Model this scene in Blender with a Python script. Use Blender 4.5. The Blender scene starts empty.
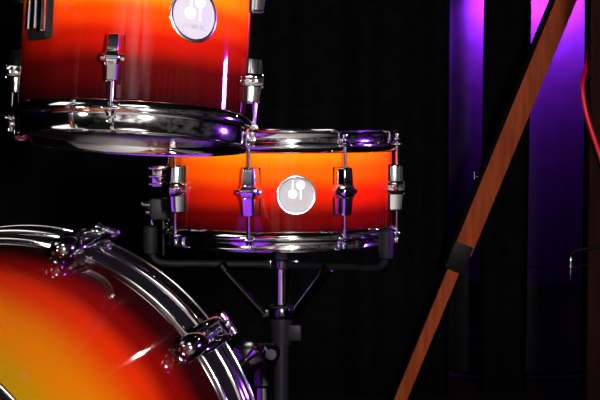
import bpy, bmesh, math, random
from math import sin, cos, pi, radians as R
from mathutils import Vector, Matrix
random.seed(4)
scene = bpy.context.scene
C = scene.collection

# ------------------------------------------------------------------ camera
cam_d = bpy.data.cameras.new('camera'); cam = bpy.data.objects.new('camera', cam_d); C.objects.link(cam)
cam_d.sensor_width = 36; cam_d.lens = 90.0; cam_d.clip_start = 0.02
cam.location = (0, 0, 0.71); cam.rotation_euler = (R(90 - 3.358), 0, 0)
scene.camera = cam

# ------------------------------------------------------------------ world, lights, exposure
w = bpy.data.worlds.new('World'); scene.world = w; w.use_nodes = True
w.node_tree.nodes['Background'].inputs[0].default_value = (0.01, 0.009, 0.012, 1)
w.node_tree.nodes['Background'].inputs[1].default_value = 0.3
scene.view_settings.view_transform = 'Standard'
scene.view_settings.look = 'None'
scene.view_settings.exposure = 0.0
scene.view_settings.gamma = 1.0
scene.view_settings.use_curve_mapping = False

def area(name, loc, target, size, power, color, spread=180, size_y=None):
    d = bpy.data.lights.new(name, 'AREA'); d.energy = power; d.color = color
    d.shape = 'RECTANGLE'; d.size = size; d.size_y = size_y or size; d.spread = R(spread)
    o = bpy.data.objects.new(name, d); C.objects.link(o); o.location = loc
    o.rotation_euler = (Vector(target) - Vector(loc)).to_track_quat('-Z', 'Y').to_euler()
    return o
WARM = (1.0, 0.93, 0.88)
area('stage_light_right', (0.50, -0.25, 0.84), (-0.12, 1.9, 0.62), 0.16, 12.5, WARM, 60, 0.26)
area('stage_light_left', (-1.50, 0.20, 0.86), (-0.18, 1.9, 0.62), 0.18, 1.4, WARM, 60, 0.26)
area('overhead_panel', (-1.75, 1.05, 1.95), (-0.35, 1.70, 0.50), 1.0, 4.2, WARM, 180, 0.9)
area('back_light', (1.27, 3.55, 1.63), (-0.15, 1.6, 0.5), 0.035, 0.16, WARM, 120)
area('back_light', (0.55, 3.45, 1.75), (-0.15, 1.6, 0.5), 0.025, 0.06, WARM, 120)
area('added_floor_fill', (0.0, -1.3, 3.1), (-0.5, -0.6, 0.0), 2.2, 50, WARM, 85, 1.2)  # added lamp: brightens the unseen floor mirrored in the chrome
area('added_wall_fill', (0.0, -2.35, 2.7), (0.0, -3.1, 0.9), 3.0, 55, WARM, 120, 0.2)  # added to light the unseen front wall for grey hoop reflections
PURPLE = (0.30, 0.02, 1.0)
area('purple_light_side', (1.80, 2.36, 0.84), (-0.1, 2.0, 0.66), 0.18, 7, (0.36, 0.04, 1.0), 32, 0.12)
area('purple_light_curtain', (0.64, 4.15, 1.08), (0.64, 4.24, 0.98), 0.34, 42.0, PURPLE, 80, 0.03)

# ------------------------------------------------------------------ materials
def mat(name, color, rough=0.5, metal=0.0, coat=0.0, spec=0.5):
    m = bpy.data.materials.new(name); m.use_nodes = True
    b = m.node_tree.nodes['Principled BSDF']
    b.inputs['Base Color'].default_value = (*color, 1); b.inputs['Roughness'].default_value = rough
    b.inputs['Metallic'].default_value = metal; b.inputs['Coat Weight'].default_value = coat
    b.inputs['Coat Roughness'].default_value = 0.03
    b.inputs['Specular IOR Level'].default_value = spec
    return m
def noise_mat(name, c0, c1, scale, rough=0.6, metal=0.0, bump=0.0, stretch=(1, 1, 1), coat=0.0, detail=4.0, spec=0.5):
    m = mat(name, c0, rough, metal, coat, spec); nt = m.node_tree; b = nt.nodes['Principled BSDF']
    tc = nt.nodes.new('ShaderNodeTexCoord'); mp = nt.nodes.new('ShaderNodeMapping'); mp.inputs['Scale'].default_value = stretch
    n = nt.nodes.new('ShaderNodeTexNoise'); n.inputs['Scale'].default_value = scale; n.inputs['Detail'].default_value = detail
    r = nt.nodes.new('ShaderNodeValToRGB'); r.color_ramp.elements[0].position = .38; r.color_ramp.elements[1].position = .62
    r.color_ramp.elements[0].color = (*c0, 1); r.color_ramp.elements[1].color = (*c1, 1)
    nt.links.new(tc.outputs['Object'], mp.inputs['Vector']); nt.links.new(mp.outputs['Vector'], n.inputs['Vector'])
    nt.links.new(n.outputs['Fac'], r.inputs['Fac']); nt.links.new(r.outputs['Color'], b.inputs['Base Color'])
    if bump:
        bp = nt.nodes.new('ShaderNodeBump'); bp.inputs['Strength'].default_value = bump; bp.inputs['Distance'].default_value = .002
        nt.links.new(n.outputs['Fac'], bp.inputs['Height']); nt.links.new(bp.outputs['Normal'], b.inputs['Normal'])
    return m
def fade_mat(name, axis, lo, hi, stops):
    """lacquered fade finish: the paint runs along the drum's own axis"""
    m = mat(name, (1, .3, 0), 0.6, 0, 1.0, 0.0); nt = m.node_tree; b = nt.nodes['Principled BSDF']
    tc = nt.nodes.new('ShaderNodeTexCoord'); sp = nt.nodes.new('ShaderNodeSeparateXYZ')
    nt.links.new(tc.outputs['Object'], sp.inputs[0])
    n = nt.nodes.new('ShaderNodeTexNoise'); n.inputs['Scale'].default_value = 9; n.inputs['Detail'].default_value = 3
    nt.links.new(tc.outputs['Object'], n.inputs['Vector'])
    mr = nt.nodes.new('ShaderNodeMapRange'); mr.inputs['From Min'].default_value = lo; mr.inputs['From Max'].default_value = hi
    nt.links.new(sp.outputs[axis], mr.inputs['Value'])
    ad = nt.nodes.new('ShaderNodeMath'); ad.operation = 'MULTIPLY_ADD'; ad.inputs[1].default_value = .08
    sb = nt.nodes.new('ShaderNodeMath'); sb.operation = 'SUBTRACT'; sb.inputs[1].default_value = .04
    nt.links.new(n.outputs['Fac'], ad.inputs[0]); nt.links.new(mr.outputs[0], ad.inputs[2]); nt.links.new(ad.outputs[0], sb.inputs[0])
    cr = nt.nodes.new('ShaderNodeValToRGB'); nt.links.new(sb.outputs[0], cr.inputs['Fac'])
    cr.color_ramp.interpolation = 'B_SPLINE' if len(stops) > 9 else 'EASE'
    while len(cr.color_ramp.elements) < len(stops): cr.color_ramp.elements.new(0.5)
    for e, (p, c) in zip(cr.color_ramp.elements, stops): e.position = p; e.color = (*c, 1)
    nt.links.new(cr.outputs['Color'], b.inputs['Base Color'])
    return m
CHROME = mat('chrome', (0.80, 0.80, 0.82), 0.07, 1.0)
DULL_CHROME = noise_mat('worn_chrome', (0.45, 0.44, 0.46), (0.6, 0.6, 0.62), 30, 0.18, 1.0)
DARK_METAL = mat('dark_metal', (0.10, 0.10, 0.105), 0.14, 1.0)
MATTE_BLACK = mat('matte_black', (0.004, 0.0035, 0.004), 0.6, 0, 0.0, 0.0)
CLAW_CHROME = mat('dark_chrome', (0.34, 0.34, 0.36), 0.08, 1.0)  # darker base than the plain chrome
BLACK_PLASTIC = mat('black_plastic', (0.006, 0.006, 0.007), 0.45, spec=0.08)
RUBBER = noise_mat('black_rubber', (0.003, 0.003, 0.004), (0.005, 0.005, 0.006), 60, 0.6, spec=0.08)
GASKET = mat('gasket', (0.006, 0.005, 0.005), 0.7, spec=0.05)
HEAD_WHITE = noise_mat('coated_drumhead', (0.62, 0.62, 0.60), (0.70, 0.70, 0.68), 80, 0.6)
HEAD_DARK = mat('smoky_drumhead', (0.03, 0.03, 0.034), 0.15)
BADGE = mat('brushed_aluminium', (0.27, 0.27, 0.29), 0.5, 0.0, 0.0, 0.25)
EMBLEM = mat('white_enamel', (0.82, 0.82, 0.84), 0.5)
BADGE_RIM = mat('polished_aluminium', (0.9, 0.9, 0.92), 0.16, 1.0)
WOOD = noise_mat('oiled_wood', (0.24, 0.040, 0.011), (0.34, 0.060, 0.017), 14, 0.65, 0, 0.05, (6, 6, .5), spec=0.1)
WOOD_DARK = noise_mat('dark_stained_wood', (0.012, 0.0045, 0.003), (0.02, 0.007, 0.004), 12, 0.8, 0, 0.05, (5, 5, .4), spec=0.05)
VELVET = noise_mat('black_velvet', (0.0022, 0.0022, 0.003), (0.0035, 0.0035, 0.0045), 40, 0.95, spec=0.02)
CURTAIN = noise_mat('dark_curtain', (0.010, 0.010, 0.012), (0.013, 0.013, 0.015), 25, 0.9, 0, 0.05, spec=0.1)
FLOOR = noise_mat('stage_floor', (0.004, 0.0014, 0.0012), (0.007, 0.0025, 0.002), 6, 0.9, 0, 0.05, (1, 5, 1), spec=0.1)
HALL = noise_mat('reflection_patch_wall', (0.02, 0.02, 0.025), (0.50, 0.50, 0.53), 1.6, 0.9, detail=1.0)  # patches put on unseen walls to mottle the chrome's reflections
PALE = noise_mat('pale_reflector_floor', (0.42, 0.40, 0.39), (0.52, 0.50, 0.48), 3, 0.7)  # unseen floor made pale as a grey reflector for the bass hoop
WALL = noise_mat('black_wall', (0.010, 0.010, 0.011), (0.014, 0.014, 0.015), 8, 0.9)
RED = mat('red_plastic', (0.75, 0.006, 0.03), 0.45)
SNARE_FADE = fade_mat('amber_fade_snare', 2, 0.0, 0.182, [(0.12, (.014, .0006, .001)), (.29, (.085, .001, .001)), (.48, (.46, .010, .001)), (.66, (.85, .085, .001)), (.84, (1.0, .20, .002))])
TOM_FADE = fade_mat('amber_fade_tom', 2, 0.0, 0.268, [(0.12, (.007, .0005, .001)), (.28, (.040, .001, .001)), (.40, (.24, .004, .001)), (.50, (.55, .030, .001)), (.60, (.85, .15, .002))])
BASS_FADE = fade_mat('amber_fade_bass', 1, -0.20, 0.19, [(0.04, (.22, .125, .002)), (.30, (.36, .095, .001)), (.56, (.36, .016, .001)), (.71, (.11, .002, .001)), (.86, (.012, .001, .001))])

# ------------------------------------------------------------------ mesh helpers
def sharp(bm, ang=38):
    for f in bm.faces: f.smooth = True
    for e in bm.edges:
        if len(e.link_faces) == 2 and e.calc_face_angle(0) > R(ang): e.smooth = False
def finish(name, bm, material, parent=None, ang=38, doubles=True):
    if doubles: bmesh.ops.remove_doubles(bm, verts=bm.verts, dist=1e-6)
    bmesh.ops.recalc_face_normals(bm, faces=bm.faces); sharp(bm, ang)
    me = bpy.data.meshes.new(name); bm.to_mesh(me); bm.free()
    for m in (material if isinstance(material, (list, tuple)) else [material]): me.materials.append(m)
    o = bpy.data.objects.new(name, me); C.objects.link(o)
    if parent: o.parent = parent
    return o
def twin(o, parent=None, rot=None, loc=None, label=None):
    c = o.copy(); C.objects.link(c); c.parent = parent or o.parent
    if rot is not None: c.rotation_euler = rot
    if loc is not None: c.location = loc
    for ch in o.children:
        d = ch.copy(); C.objects.link(d); d.parent = c
    return c
def lathe(bm, prof, n=96, axis='Z', M=None, closed=False, mi=0):
    rings = []
    for r, h in prof:
        ring = []
        for i in range(n):
            t = 2 * pi * i / n
            p = Vector((r * sin(t), -r * cos(t), h)) if axis == 'Z' else Vector((r * sin(t), h, r * cos(t)))
            ring.append(bm.verts.new(M @ p if M else p))
        rings.append(ring)
    k = len(rings)
    for j in range(k if closed else k - 1):
        a, b = rings[j], rings[(j + 1) % k]
        for i in range(n):
            f = bm.faces.new((a[i], a[(i + 1) % n], b[(i + 1) % n], b[i])); f.material_index = mi
    return rings
def cap(bm, ring):
    bm.faces.new(ring)
def solid(bm, prof, n=24, M=None, axis='Z'):
    """lathe closed with end caps"""
    r = lathe(bm, prof, n, axis, M); cap(bm, r[0]); cap(bm, list(reversed(r[-1])))
def frame(a, b):
    a, b = Vector(a), Vector(b); d = b - a
    return Matrix.Translation(a) @ d.to_track_quat('Z', 'Y').to_matrix().to_4x4(), d.length
def rod(bm, a, b, r, r2=None, n=16, rnd=0.25):
    M, L = frame(a, b); r2 = r if r2 is None else r2
    e = min(r, r2) * rnd
    solid(bm, [(r - e, 0), (r, e), (r2, L - e), (r2 - e, L)], n, M)
def tube_path(bm, pts, r, n=12):
    pts = [Vector(p) for p in pts]; rings = []
    up = Vector((0.31, 0.17, 0.93))
    for i, p in enumerate(pts):
        d = (pts[min(i + 1, len(pts) - 1)] - pts[max(i - 1, 0)]).normalized()
        x = d.cross(up).normalized(); y = x.cross(d)
        rr = r[i] if isinstance(r, (list, tuple)) else r
        rings.append([bm.verts.new(p + (x * cos(2 * pi * k / n) + y * sin(2 * pi * k / n)) * rr) for k in range(n)])
    for a, b in zip(rings, rings[1:]):
        for k in range(n): bm.faces.new((a[k], a[(k + 1) % n], b[(k + 1) % n], b[k]))
    cap(bm, rings[0]); cap(bm, list(reversed(rings[-1])))
def box(bm, c, s, M=None, bev=0.0):
    r = bmesh.ops.create_cube(bm, size=1.0); vs = r['verts']
    for v in vs: v.co = Vector((v.co.x * s[0] + c[0], v.co.y * s[1] + c[1], v.co.z * s[2] + c[2]))
    if bev:
        es = list({e for v in vs for e in v.link_edges})
        g = bmesh.ops.bevel(bm, geom=es, offset=bev, segments=2, affect='EDGES', profile=.6)
        vs = list({v for f in g['faces'] for v in f.verts} | {v for v in vs if v.is_valid})
    if M: 
        for v in vs: v.co = M @ v.co
    return vs
def smooth_path(ctrl, n=10):
    P = [Vector(c) for c in ctrl]; P = [2 * P[0] - P[1]] + P + [2 * P[-1] - P[-2]]; out = []
    for i in range(1, len(P) - 2):
        for k in range(n):
            t = k / n; a, b, c, d = P[i - 1:i + 3]
            out.append(.5 * ((2 * b) + (c - a) * t + (2 * a - 5 * b + 4 * c - d) * t * t + (3 * b - a - 3 * c + d) * t ** 3))
    out.append(P[-2]); return out
def tag(o, label, cat, group=None, kind=None):
    if label: o['label'] = label
    if cat: o['category'] = cat
    if group: o['group'] = group
    if kind: o['kind'] = kind
    return o
def thing(name, loc, rot, label, cat):
    o = bpy.data.objects.new(name, None); C.objects.link(o); o.empty_display_size = .05
    o.location = loc; o.rotation_euler = rot
    return tag(o, label, cat)
def struct(name, bm, m):
    o = finish(name, bm, m); o['kind'] = 'structure'; return o

# ------------------------------------------------------------------ the setting
FZ = -0.040
bm = bmesh.new(); box(bm, (0, 2.85, FZ - .05), (6.2, 3.5, .1)); struct('floor', bm, FLOOR)
bm = bmesh.new(); box(bm, (0, -1.05, FZ - .05), (6.2, 4.3, .1)); struct('floor', bm, PALE)
bm = bmesh.new(); box(bm, (0, .7, 3.25), (6.2, 7.8, .1)); struct('ceiling', bm, WALL)
bm = bmesh.new(); box(bm, (0, 4.55, 1.6), (6.0, .1, 3.22)); struct('wall_back', bm, WALL)
bm = bmesh.new(); box(bm, (0, -3.15, 1.6), (6.0, .1, 3.22)); struct('wall_front', bm, HALL)
bm = bmesh.new(); box(bm, (-3.05, .7, 1.6), (.1, 7.7, 3.22)); struct('wall_left', bm, VELVET)
bm = bmesh.new(); box(bm, (3.05, .7, 1.6), (.1, 7.7, 3.22)); struct('wall_right', bm, HALL)

def drape(name, x0, x1, y, z0, z1, wave, amp, m, label, ph=0.0, curl=(0, 0), dip=None):
    bm = bmesh.new(); nx = max(24, int((x1 - x0) / .006)); nz = 10; rows = []
    for j in range(nz + 1):
        z = z0 + (z1 - z0) * j / nz; row = []
        for i in range(nx + 1):
            u = i / nx; x = x0 + (x1 - x0) * u
            k = 2 * pi * x / wave + ph
            dy = amp * (sin(k) * .7 + .3 * sin(2.3 * k + 1.1) + .25 * sin(.41 * k + 2)) * (1 + .12 * sin(3 * z + x * 4))
            if curl[0]: dy += curl[0] * max(0, 1 - (x - x0) / .04) ** 2
            if curl[1]: dy += curl[1] * max(0, 1 - (x1 - x) / .04) ** 2
            if dip: dy += dip[2] * math.exp(-((x - dip[0]) / dip[1]) ** 2)
            row.append(bm.verts.new((x + .004 * sin(2 * z + x * 9), y + dy, z)))
        rows.append(row)
    for a, b in zip(rows, rows[1:]):
        for i in range(nx): bm.faces.new((a[i], a[i + 1], b[i + 1], b[i]))
    o = finish(name, bm, m, ang=80); s = o.modifiers.new('thickness', 'SOLIDIFY'); s.thickness = .003
    return tag(o, label, 'curtain', 'black stage drapes' if name == 'stage_drape' else None)
drape('rear_curtain', 0.0, 1.45, 4.24, FZ + .01, 2.6, .42, .014, CURTAIN, 'dark curtain lit violet, seen in two glowing strips between the black drapes', ph=1.4, dip=(.425, .032, .075))
drape('stage_drape', -2.2, 0.396, 3.95, FZ + .005, 2.6, .24, .035, VELVET, 'wide black stage drape hanging behind the drums', curl=(0, .05))
drape('stage_drape', 0.487, 0.604, 3.95, FZ + .005, 2.6, .10, .016, VELVET, 'narrow black drape between the two violet strips, behind the leaning wooden leg', curl=(.03, .03))
drape('stage_drape', 0.752, 2.2, 3.95, FZ + .005, 2.6, .18, .03, VELVET, 'black drape at the far right, behind the red cable and dark post', curl=(.03, 0))

bm = bmesh.new()
box(bm, (0.648, 3.27, 1.28), (.042, .04, 2.616), bev=.003)
box(bm, (0.705, 3.29, 1.28), (.060, .03, 2.616), bev=.003)
box(bm, (0.672, 3.30, 1.28), (.02, .012, 2.616))
struct('trim_1', bm, WOOD_DARK)

# ------------------------------------------------------------------ drum builders
def hoop_profile(r, h, flip=False):
    """triple flanged hoop, local z from 0 (flange, next the shell) to h (outer lip)"""
    p = [(r - .0002, -.0062), (r + .0014, -.0066), (r + .0046, -.0044), (r + .0074, .0004), (r + .0080, .0034), (r + .0078, .0054), (r + .0066, .0064), (r + .0022, .0070),
         (r + .0010, .0082), (r + .0006, .0110), (r + .0006, h - .0045), (r + .0014, h - .0028), (r + .0034, h - .0012), (r + .0032, h), (r + .0012, h + .0003),
         (r - .0010, h - .003), (r - .0012, .0110), (r - .0012, -.0058)]
    return [(a, -b) for a, b in p] if flip else p
def make_hoop(name, parent, r, h, z, up, angles, n=160):
    bm = bmesh.new(); s = 1 if up else -1
    lathe(bm, [(a, z + b) for a, b in hoop_profile(r, h, not up)], n, closed=True)
    for a in angles:                                   # ears that carry the tension rods
        M = Matrix.Rotation(a, 4, 'Z')
        box(bm, (0, -(r + .0075), z + s * .0052), (.017, .0135, .0040), M, .0016)
        box(bm, (0, -(r + .0045), z + s * .0030), (.022, .0060, .0065), M, .0020)
    return finish(name, bm, CHROME, parent)
def make_shell(parent, r, z0, z1, m, n=128):
    bm = bmesh.new()
    lathe(bm, [(r, z0), (r, z1), (r - .004, z1 + .001), (r - .007, z1), (r - .007, z0), (r - .004, z0 - .001)], n, closed=True)
    return finish('shell', bm, m, parent)
def make_head(name, parent, r, z, up, m):
    bm = bmesh.new(); s = 1 if up else -1
    solid(bm, [(r - .001, z - s * .005), (r - .001, z - s * .001), (r - .004, z), (r - .012, z + s * .0012), (.01, z + s * .0012)] if up else
              [(r - .001, z + .005), (r - .001, z + .001), (r - .004, z), (r - .012, z - .0012), (.01, z - .0012)], 96)
    return finish(name, bm, m, parent)
def loft(bm, sections, mi=0):
    rings = [[bm.verts.new(p) for p in s] for s in sections]
    n = len(rings[0])
    for a, b in zip(rings, rings[1:]):
        for k in range(n): bm.faces.new((a[k], a[(k + 1) % n], b[(k + 1) % n], b[k]))
    bm.faces.new(rings[0]); bm.faces.new(list(reversed(rings[-1])))
def make_lug(parent, R_, zc, hh, w, d, barrel=True):
    """faceted lug: sloping cheeks either side of a front ridge, waisted by a swivel barrel"""
    bm = bmesh.new()
    prof = [(-1, .78, .78), (-.95, .86, .88), (-.55, .90, .94), (-.30, .94, .98), (-.22, 1.10, 1.06), (-.08, 1.20, 1.12), (.08, 1.20, 1.12), (.22, 1.10, 1.06), (.30, .98, .98), (.55, .98, .97), (.95, .94, .92), (1, .86, .82)]
    secs = []
    for t, fw, fd in prof:
        W, D = w * fw, d * fd; z = zc + hh * t
        secs.append([(-W, -R_ + .003, z), (-W, -R_ - D * .28, z), (-W * .62, -R_ - D * .90, z), (-W * .50, -R_ - D, z), (W * .50, -R_ - D, z), (W * .62, -R_ - D * .90, z), (W, -R_ - D * .28, z), (W, -R_ + .003, z)])
    loft(bm, secs)
    for t in (-.26, .26): box(bm, (0, -R_ - d * 1.0, zc + hh * t), (w * .98, d * .14, hh * .07), bev=.0006)      # seams of the swivel nut
    M = Matrix.Translation((0, -R_ - d * .55, zc)) @ Matrix.Rotation(pi / 2, 4, 'Y')
    if barrel: solid(bm, [(.0025, -w * 1.34), (.0045, -w * 1.26), (.0045, w * 1.26), (.0025, w * 1.34)], 16, M)
    o = finish('lug', bm, CHROME, parent, 25)
    g = bmesh.new(); box(g, (0, -R_ - .0004, zc), (w * 2.02, .0042, hh * 2.04), bev=.0012)
    finish('gasket', g, GASKET, o)
    return o
def make_rod(parent, R_, z_ear, z_lug, up):
    """tension rod with washer and square key head, on the canonical front line"""
    s = 1 if up else -1; bm = bmesh.new()
    rod(bm, (0, -R_, z_lug), (0, -R_, z_ear + s * .003), .0026)
    solid(bm, sorted([(.0058, z_ear + .0), (.0064, z_ear + s * .0008), (.0050, z_ear + s * .003)], key=lambda q: q[1]), 18, Matrix.Translation((0, -R_, 0)))
    solid(bm, sorted([(.0046, z_ear + s * .003), (.0046, z_ear + s * .006), (.0034, z_ear + s * .0066)], key=lambda q: q[1]), 18, Matrix.Translation((0, -R_, 0)))
    box(bm, (0, -R_, z_ear + s * .0095), (.0046, .0046, .007), bev=.0006)
    return finish('tension_rod', bm, CHROME, parent)
def around(o, angles):
    o.rotation_euler = (0, 0, angles[0])
    for a in angles[1:]: twin(o, rot=(0, 0, a))

def badge(parent, R_, zc, ang, rad):
    """round maker's badge: two mallets with round heads and a word below, curved to the shell"""
    def bend(p, h):
        a = p[0] / R_; return ((R_ + h) * sin(a), -(R_ + h) * cos(a), zc + p[1])
    bm = bmesh.new(); n = 64
    prof = [(0, .0009), (.3, .0009), (.6, .0009), (.86, .0009), (.89, .0016), (.96, .0016), (1.0, .0004), (1.0, -.002)]
    rings = [[bm.verts.new(bend((rad * r * cos(2 * pi * k / n), rad * r * sin(2 * pi * k / n)), h)) for k in range(n)] for r, h in prof[1:]]
    c = bm.verts.new(bend((0, 0), .0009))
    for k in range(n): bm.faces.new((c, rings[0][k], rings[0][(k + 1) % n]))
    for j, (a, b) in enumerate(zip(rings, rings[1:])):
        for k in range(n): f = bm.faces.new((a[k], b[k], b[(k + 1) % n], a[(k + 1) % n])); f.material_index = 1 if j >= 2 else 0
    o = finish('badge', bm, [BADGE, BADGE_RIM], parent, 60); o.rotation_euler = (0, 0, ang)
    e = bmesh.new()
    def disc(cx, cy, r, h0=.0009, h1=.0017, n=28):
        top = [e.verts.new(bend((cx + r * .85 * cos(2 * pi * k / n), cy + r * .85 * sin(2 * pi * k / n)), h1)) for k in range(n)]
        bot = [e.verts.new(bend((cx + r * cos(2 * pi * k / n), cy + r * sin(2 * pi * k / n)), h0)) for k in range(n)]
        e.faces.new(top)
        for k in range(n): e.faces.new((bot[k], bot[(k + 1) % n], top[(k + 1) % n], top[k]))
    def bar(x0, y0, x1, y1, wd):
        q = [(x0 - wd, y0), (x0 + wd, y0), (x1 + wd, y1), (x1 - wd, y1)]
        top = [e.verts.new(bend(p, .0016)) for p in q]; bot = [e.verts.new(bend(p, .0008)) for p in q]
        e.faces.new(top)
        for k in range(4): e.faces.new((bot[k], bot[(k + 1) % 4], top[(k + 1) % 4], top[k]))
    disc(rad * .20, rad * .50, rad * .225); bar(rad * .20, rad * .32, rad * .20, -rad * .20, rad * .035)
    disc(-rad * .19, rad * .06, rad * .225); bar(-rad * .19, rad * .24, -rad * .19, rad * .74, rad * .035)
    finish('emblem', e, EMBLEM, o, 60)
    cu = bpy.data.curves.new('word', 'FONT'); cu.body = 'SONOR'; cu.size = rad * .27; cu.align_x = 'CENTER'; cu.extrude = .0002
    t = bpy.data.objects.new('word', cu); C.objects.link(t)
    bpy.context.view_layer.update()
    me = bpy.data.meshes.new_from_object(t.evaluated_get(bpy.context.evaluated_depsgraph_get()))
    bpy.data.objects.remove(t)
    for v in me.vertices: v.co = bend((v.co.x, v.co.y - rad * .50), .0012 + v.co.z * 2)
    me.materials.clear(); me.materials.append(BADGE)
    tx = bpy.data.objects.new('lettering', me); C.objects.link(tx); tx.parent = o
    return o

# ------------------------------------------------------------------ snare drum
SX, SY, SZ = -0.031, 2.40, 0.5010
snare = thing('snare_drum', (SX, SY, SZ), (0, 0, 0), 'snare drum in orange to dark red fade, chrome hoops, on a stand', 'drum')
sh = 0.182; sr = 0.1780
sang = [R(-13.6 + 45 * k) for k in range(8)]
make_shell(snare, sr, .014, sh - .014, SNARE_FADE)
make_hoop('top_hoop', snare, sr + .0030, .0275, sh - .028, True, sang)
make_hoop('bottom_hoop', snare, sr + .0030, .0240, .0250, False, sang)
make_head('batter_head', snare, sr + .003, sh - .011, True, HEAD_WHITE)
make_head('resonant_head', snare, sr + .003, .011, False, HEAD_WHITE)
around(make_lug(snare, sr, .0905, .0355, .0145, .022), sang)
around(make_rod(snare, sr + .0105, sh - .0190, .120, True), sang)
around(make_rod(snare, sr + .0105, .0170, .060, False), sang)
badge(snare, sr, .0855, R(8.3), .0303)
# strainer (throw-off) on the left flank
stn = bmesh.new(); Ms = Matrix.Rotation(R(-82), 4, 'Z')
box(stn, (0, -sr - .014, .108), (.030, .028, .034), Ms, .003)
for zz in (.121, .108, .096): box(stn, (0, -sr - .017, zz), (.036, .032, .0035), Ms, .0012)
o = finish('strainer', stn, CHROME, snare, 25)
b2 = bmesh.new(); box(b2, (-.004, -sr - .016, .056), (.038, .030, .034), Ms, .004); finish('lever_housing', b2, BLACK_PLASTIC, o)
b2 = bmesh.new(); rod(b2, Ms @ Vector((.002, -sr - .028, .062)), Ms @ Vector((.006, -sr - .046, .064)), .0075, .006); rod(b2, Ms @ Vector((-.006, -sr - .03, .05)), Ms @ Vector((-.006, -sr - .038, .05)), .004); finish('adjusting_knob', b2, CHROME, o)
b2 = bmesh.new(); rod(b2, Ms @ Vector((-.002, -sr - .028, .05)), Ms @ Vector((-.002, -sr - .028, .018)), .0030); solid(b2, [(.003, .008), (.007, .011), (.007, .019), (.003, .022)], 16, Matrix.Translation(Ms @ Vector((-.002, -sr - .028, 0)))); finish('throw_lever', b2, CHROME, o)
b2 = bmesh.new()
M = Ms
box(b2, (0, -sr - .010, .010), (.020, .003, .055), M, .001); finish('snare_strap', b2, BLACK_PLASTIC, o)

# ------------------------------------------------------------------ rack tom
TX, TY, TZ = -0.1958, 1.7366, 0.6708
tom = thing('rack_tom', (TX, TY, TZ), (R(-6.7), R(2.66), 0), 'small rack tom in orange to deep maroon fade, hanging above the bass drum', 'drum')
tr = .1310; th = .268
tang = [R(-3.3 + 90 * k) for k in range(4)]
make_shell(tom, tr, .016, th - .016, TOM_FADE)
make_hoop('bottom_hoop', tom, tr + .0020, .0310, .0320, False, tang)
make_hoop('top_hoop', tom, tr + .0020, .0310, th - .032, True, tang)
make_head('resonant_head', tom, tr + .003, .012, False, HEAD_DARK)
make_head('batter_head', tom, tr + .003, th - .012, True, HEAD_WHITE)
around(make_lug(tom, tr, .081, .0255, .0100, .018), tang)
around(make_lug(tom, tr, .187, .0255, .0100, .018), tang)
around(make_rod(tom, tr + .0105, .0240, .057, False), tang)
around(make_rod(tom, tr + .0105, th - .0240, .208, True), tang)
badge(tom, tr, .1365, R(34.5), .0305)
mb = bmesh.new(); Mb = Matrix.Rotation(R(-45.3), 4, 'Z')
box(mb, (0, -tr - .004, .142), (.036, .010, .076), Mb, .003)
o = finish('mounting_bracket', mb, BLACK_PLASTIC, tom)
mb = bmesh.new()
for xx in (-.009, .003): rod(mb, Mb @ Vector((xx, -tr - .013, .114)), Mb @ Vector((xx, -tr - .013, .178)), .0038)
box(mb, (.014, -tr - .010, .142), (.004, .010, .062), Mb, .001)
box(mb, (-.003, -tr - .014, .170), (.03, .014, .010), Mb, .002)
finish('clamp_bars', mb, CHROME, o)

# ------------------------------------------------------------------ bass drum
YAW, PIT = R(17.7), R(4.4)
bax = Vector((sin(YAW) * cos(PIT), cos(YAW) * cos(PIT), sin(PIT))); baz = Vector((-sin(YAW) * sin(PIT), -cos(YAW) * sin(PIT), cos(PIT)))
BC = 0.295
bbase = Vector((-.3188, 1.7742, .2856)) - bax * .21 - baz * BC
bass = thing('bass_drum', bbase, (PIT, 0, -YAW), 'large bass drum with yellow to dark red fade shell and chrome edged hoop', 'drum')
br = .2790
def blathe(name, prof, m, closed=False, n=192, parent=bass):
    bm = bmesh.new(); lathe(bm, prof, n, 'Y', closed=closed); o = finish(name, bm, m, parent); o.location.z = BC if parent is bass else 0; return o
blathe('shell', [(br, -.196), (br, .186), (br - .004, .188), (br - .008, .186), (br - .008, -.196), (br - .004, -.198)], BASS_FADE, True)
def bhoop(name, y0, s):
    def Y(t): return y0 + s * t
    bead = lambda r, t, q: [(r - q + q * sin(k), Y(t - q * cos(k))) for k in (R(a) for a in range(0, 181, 18))]
    p = [(br + .0005, Y(-.002))] + bead(br + .0050, .0008, .0027) + [(br + .0014, Y(.0040)), (br + .0018, Y(.0255))] + bead(br + .0112, .0310, .0052) + \
        [(br + .0066, Y(.0390)), (br + .0062, Y(.050)), (br + .0084, Y(.055))] + bead(br + .0112, .058, .0018) + [(br - .002, Y(.059)), (br - .002, Y(-.002))]
    o = blathe(name, p, CHROME, True)
    il = blathe('inlay', [(br + .0017, Y(.0034)), (br + .0026, Y(.006)), (br + .0030, Y(.024)), (br + .0044, Y(.0262))], MATTE_BLACK, False, parent=o)
    return o
bhoop('rear_hoop', .1763, 1); bhoop('front_hoop', -.187, -1)
bm = bmesh.new(); solid(bm, [(br - .004, -.198), (br - .006, -.201), (.02, -.202)], 96, axis='Y'); o = finish('front_head', bm, HEAD_DARK, bass); o.location.z = BC
bm = bmesh.new(); solid(bm, [(br - .004, .192), (br - .006, .195), (.02, .196)], 96, axis='Y'); o = finish('batter_head', bm, HEAD_WHITE, bass); o.location.z = BC
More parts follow.
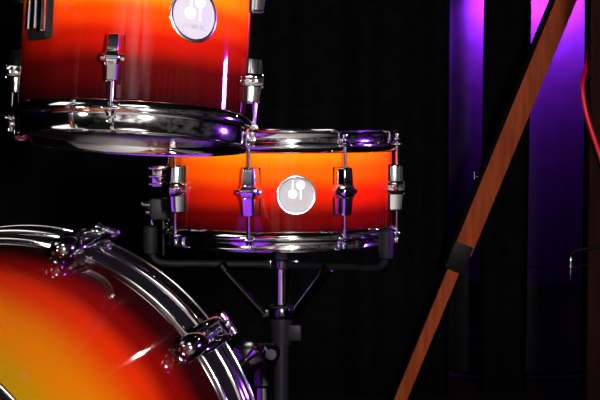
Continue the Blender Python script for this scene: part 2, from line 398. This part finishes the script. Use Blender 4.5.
def claw_set(y_edge, s):
    Y = lambda t: y_edge + s * t        # t grows from the shell outward past the hoop
    bm = bmesh.new()
    # swivelling hook: two arms over the hoop joined by a bridge, with a lip behind the hoop
    for xx in (-.0115, .0115):
        tube_path(bm, smooth_path([(xx * .7, Y(-.026), br + .012), (xx, Y(-.008), br + .016), (xx, Y(.026), br + .0180), (xx, Y(.056), br + .0155), (xx, Y(.064), br + .010), (xx, Y(.0645), br - .004)], 6), [.0052] * 31, 12)
    box(bm, (0, Y(.054), br + .0155), (.020, .010, .012), bev=.002)
    box(bm, (0, Y(-.012), br + .013), (.024, .020, .013), bev=.003)
    cl = finish('claw_hook', bm, CLAW_CHROME, bass)
    bm = bmesh.new()
    rod(bm, (0, Y(-.03), br + .014), (0, Y(.076), br + .0175), .0034)
    rod(bm, (0, Y(.066), br + .0170), (0, Y(.077), br + .0175), .0066, .006)
    for sg in (-1, 1): rod(bm, (0, Y(.075), br + .0175), (sg * .0155, Y(.077), br + .0170), .0036, .0050, rnd=.6)
    finish('tension_handle', bm, DULL_CHROME, cl)
    bm = bmesh.new()
    M, L = frame((0, Y(-.010), br + .0130), (0, Y(-.052), br + .0130))
    solid(bm, [(.009, 0), (.0125, .002), (.0140, .008), (.0145, L * .6), (.0135, L - .008), (.010, L - .002), (.005, L)], 24, M)
    box(bm, (0, Y(-.034), br + .004), (.018, .026, .010), bev=.002)
    lg = finish('lug', bm, CLAW_CHROME, bass)
    return cl, lg
for yy, s in ((.1763, 1), (-.187, -1)):
    for o in claw_set(yy, s):
        o.location.z = BC; a0 = R(17.5 if s > 0 else 27.0); o.rotation_euler = (0, a0, 0)
        for k in range(1, 10): twin(o, rot=(0, a0 + R(36 * k), 0), loc=(0, 0, BC))
for sx in (-1, 1):                                            # folding spurs at the front
    bm = bmesh.new(); rod(bm, (sx * .272, -.10, BC - .06), (sx * .36, -.20, .012), .007); rod(bm, (sx * .36, -.20, .016), (sx * .365, -.206, .003), .010, .006)
    finish('spur', bm, CHROME, bass)

# ------------------------------------------------------------------ tom holder (its post stands on the bass drum)
hx, hy = -0.391, 1.52
zt = 0.5760
holder = thing('tom_holder', (hx, hy, zt), (0, 0, 0), 'chrome tom arm with black joint at the left edge beside the small tom', 'tom holder')
bm = bmesh.new(); box(bm, (0, 0, .006), (.06, .06, .016), bev=.004); finish('base_plate', bm, CHROME, holder)
bm = bmesh.new(); rod(bm, (0, 0, .01), (0, 0, .285), .0125, n=24); finish('post', bm, CHROME, holder)
bm = bmesh.new(); solid(bm, [(.014, .255), (.02, .262), (.02, .295), (.014, .302)], 24); finish('joint', bm, BLACK_PLASTIC, holder)
bm = bmesh.new(); tube_path(bm, smooth_path([(0, 0, .28), (.03, .04, .282), (.076, .094, .264), (.090, .111, .262)], 6), .0065); finish('arm', bm, CHROME, holder)

# ------------------------------------------------------------------ snare stand
ST = thing('snare_stand', (SX, SY, FZ), (0, 0, 0), 'chrome snare stand with basket arms and a rubber tip, holding up the snare drum', 'stand')
def L(z): return z - FZ
bm = bmesh.new(); rod(bm, (0, 0, L(.366)), (0, 0, L(.478)), .0085, n=24); rod(bm, (0, 0, L(.472)), (0, 0, L(.484)), .012, .010, n=24); finish('upper_tube', bm, CHROME, ST)
bm = bmesh.new(); rod(bm, (0, 0, L(.05)), (0, 0, L(.35)), .0125, n=24); finish('lower_tube', bm, BLACK_PLASTIC, ST)  # black instead of chrome: darkness below the collar put into the colour
bm = bmesh.new(); solid(bm, [(.016, L(.336)), (.019, L(0.400)), (.019, L(.370)), (.016, L(.374))], 24); box(bm, (.022, -.004, L(.356)), (.022, .016, .026), bev=.003); finish('height_collar', bm, BLACK_PLASTIC, ST)
bm = bmesh.new(); solid(bm, [(.012, L(.376)), (.020, L(.379)), (.022, L(.386)), (.020, L(.396)), (.012, L(.399))], 28)
for a in (0, 120, 240):
    M = Matrix.Rotation(R(a + 38), 4, 'Z'); box(bm, (0, -.026, L(.387)), (.016, .016, .014), M, .002)
finish('hub', bm, DARK_METAL, ST)
bm = bmesh.new(); solid(bm, [(.010, L(.458)), (.017, L(.461)), (.017, L(.472)), (.010, L(.475))], 28)
for a in (90, -90, 180):
    M = Matrix.Rotation(R(a), 4, 'Z'); box(bm, (0, -.020, L(.466)), (.014, .018, .014), M, .002)
finish('top_hub', bm, DARK_METAL, ST)
def arm(ang, tip_r, label=None):
    M = Matrix.Rotation(R(ang), 4, 'Z'); V = lambda r, z: M @ Vector((0, -r, L(z)))
    bm = bmesh.new()
    tube_path(bm, smooth_path([V(.018, .466), V(.07, .468), V(.13, .470), V(.185, .472), V(.2030, .478), V(.2100, .490)], 6), .0055)
    o = finish('basket_arm', bm, RUBBER, ST)  # metal arm coloured black to sink into the gloom under the drum
    bm = bmesh.new(); rod(bm, V(.028, .386), V(.096, .462), .0078); rod(bm, V(.090, .456), V(.100, .470), .010); finish('brace', bm, DARK_METAL, o)
    bm = bmesh.new(); Mt = M @ Matrix.Translation((0, -.2105, L(.487)))
    solid(bm, [(.006, 0), (.0105, .002), (.0115, .012), (.0115, .038), (.0105, .043), (.006, .045)], 24, Mt); finish('rubber_tip', bm, RUBBER, o)
for a in (50, -76, 170): arm(a, .2)
for a in (60, 180, 300):
    M = Matrix.Rotation(R(a), 4, 'Z')
    bm = bmesh.new(); tube_path(bm, [M @ Vector(p) for p in ((0, -.015, .26), (0, -.10, .15), (0, -.22, .022))], .008); o = finish('leg', bm, DARK_METAL, ST)
    bm = bmesh.new(); rod(bm, M @ Vector((0, -.214, .028)), M @ Vector((0, -.238, .004)), .013, .012); finish('rubber_foot', bm, RUBBER, o)

# ------------------------------------------------------------------ second stand, half hidden behind the bass drum
CS = thing('cymbal_stand', (-0.0494, 1.95, FZ), (0, 0, 0), 'short stand post topped with a chrome wing clamp, between bass drum and snare stand', 'stand')
bm = bmesh.new(); rod(bm, (0, 0, L(.02)), (0, 0, L(.385)), .0105, n=24); finish('post', bm, CLAW_CHROME, CS)
bm = bmesh.new()
solid(bm, [(.012, L(0.350)), (.016, L(0.354)), (.016, L(0.376)), (.019, L(0.380)), (.019, L(0.400)), (.013, L(0.406))], 24)
M = Matrix.Translation((-.020, -.018, L(.392))) @ Matrix.Rotation(R(90), 4, 'X'); solid(bm, [(.010, -.014), (.021, -.010), (.021, .008), (.012, .013)], 24, M)
M = Matrix.Translation((.012, -.022, L(.398))) @ Matrix.Rotation(R(90), 4, 'X'); solid(bm, [(.008, -.012), (.012, -.008), (.012, .006), (.007, .010)], 20, M)
cl = finish('clamp', bm, DARK_METAL, CS)
bm = bmesh.new()
for s in (-1, 1): rod(bm, (-.020, -.034, L(.392)), (-.020 + s * .016, -.040, L(.392) + s * .014), .004, .006, rnd=.6)
finish('wing_nut', bm, CHROME, cl)
for a in (20, 140, 260):
    M = Matrix.Rotation(R(a), 4, 'Z')
    bm = bmesh.new(); tube_path(bm, [M @ Vector(p) for p in ((0, -.010, .20), (0, -.06, .12), (0, -.15, .012))], .0065); finish('leg', bm, DARK_METAL, CS)

# ------------------------------------------------------------------ wooden tripod
foot = Vector((.2500, 3.80, FZ)); top = Vector((.6490, 3.70, .9840)); d = (top - foot).normalized()
apex = foot + d * ((1.36 - FZ) / d.z)
TP = thing('wooden_tripod', (apex.x, apex.y, FZ), (0, 0, 0), 'tall reddish wooden tripod with a sliding leg leaning across the violet strips', 'tripod')
o0 = Vector((apex.x, apex.y, FZ))
def board(bm, a, b, w0, t, off=0, face=Vector((0, -1, 0)), side=0.0, bev=.002, w1=None):
    """straight board from a to b, its wide face turned toward face"""
    a, b = Vector(a), Vector(b); z = (b - a).normalized(); y = (face - z * face.dot(z)).normalized(); x = y.cross(z) * -1
    M = Matrix((( *x, ), ( *y, ), ( *z, ))).transposed().to_4x4(); M = Matrix.Translation(a + x * side + y * off) @ M
    Ln = (b - a).length; box(bm, (0, 0, Ln / 2), (w0, t, Ln), M, bev)
def leg(f, name, full=True):
    dd = (apex - f).normalized(); Ln = (apex - f).length; P = lambda t: f + dd * (Ln * t) - o0
    split = .265
    bm = bmesh.new(); board(bm, P(0.0), P(split + .22), .0315, .018); lo = finish('lower_leg', bm, WOOD, TP)
    bm = bmesh.new(); board(bm, P(split + .02), P(1.0), .0485, .020, off=.019); up = finish('upper_leg', bm, WOOD, TP)
    bm = bmesh.new(); board(bm, P(split + .02), P(1.0), .012, .034, off=.010, side=-.0290); finish('side_rail', bm, MATTE_BLACK, up)  # black colour stands in for the leg's shaded flank
    bm = bmesh.new(); board(bm, P(split - .012), P(split + .036), .048, .050, off=.006, side=-.003); cl = finish('leg_clamp', bm, BLACK_PLASTIC, TP)
    bm = bmesh.new()
    z = dd; q = P(split + .155) + Vector((-.034, -.02, 0))
    rod(bm, q, q + Vector((-.012, -.002, .004)), .004, .003); rod(bm, q + Vector((-.012, -.002, -.006)), q + Vector((-.013, -.002, .014)), .0022)
    finish('wing_screw', bm, DULL_CHROME, up)
leg(foot, 'a')
leg(Vector((1.32, 3.50, FZ)), 'b'); leg(Vector((1.00, 2.75, FZ)), 'c')
bm = bmesh.new(); solid(bm, [(.05, 0), (.06, .006), (.06, .05), (.045, .06), (.02, .065), (.02, .11)], 32, Matrix.Translation((0, 0, 1.36 - FZ - .02))); finish('head', bm, BLACK_PLASTIC, TP)

# ------------------------------------------------------------------ cables
bm = bmesh.new()
tube_path(bm, smooth_path([(.664, 3.37, 1.0), (.648, 3.345, .90), (.630, 3.302, .818), (.613, 3.25, .785), (.606, 3.225, .760), (.614, 3.22, .705), (.642, 3.22, .622), (.675, 3.225, .53), (.72, 3.23, .45)], 8), .0052, 10)
tag(finish('red_cable', bm, RED), 'bright red cable curving down over the dark post at the right edge', 'cable')
bc = thing('black_cable', (.675, 3.235, .40), (0, 0, 0), 'thin black cable with a small chrome plug dangling beside the dark post', 'cable')
bm = bmesh.new(); tube_path(bm, smooth_path([(.06, .005, .02), (.02, 0, .022), (-.04, -.01, .018), (-.078, -.01, .012), (-.090, -.01, .004), (-.0908, -.01, -.006)], 8), .0035, 10); finish('cord', bm, RUBBER, bc)
bm = bmesh.new(); solid(bm, [(.002, -.046), (.0025, -.040), (.0028, -.022), (.0055, -.020), (.0060, -.004), (.0045, .004)], 18, Matrix.Translation((-.0908, -.01, -.006))); finish('plug', bm, CHROME, bc)
bm = bmesh.new(); tube_path(bm, smooth_path([(.461, 3.70, .362), (.51, 3.52, .356), (.56, 3.30, .362), (.63, 3.247, .380)], 8), .0018, 8)
tag(finish('thin_cord', bm, RUBBER), 'thin dark cord strung from the wooden tripod clamp to the right post', 'cord')
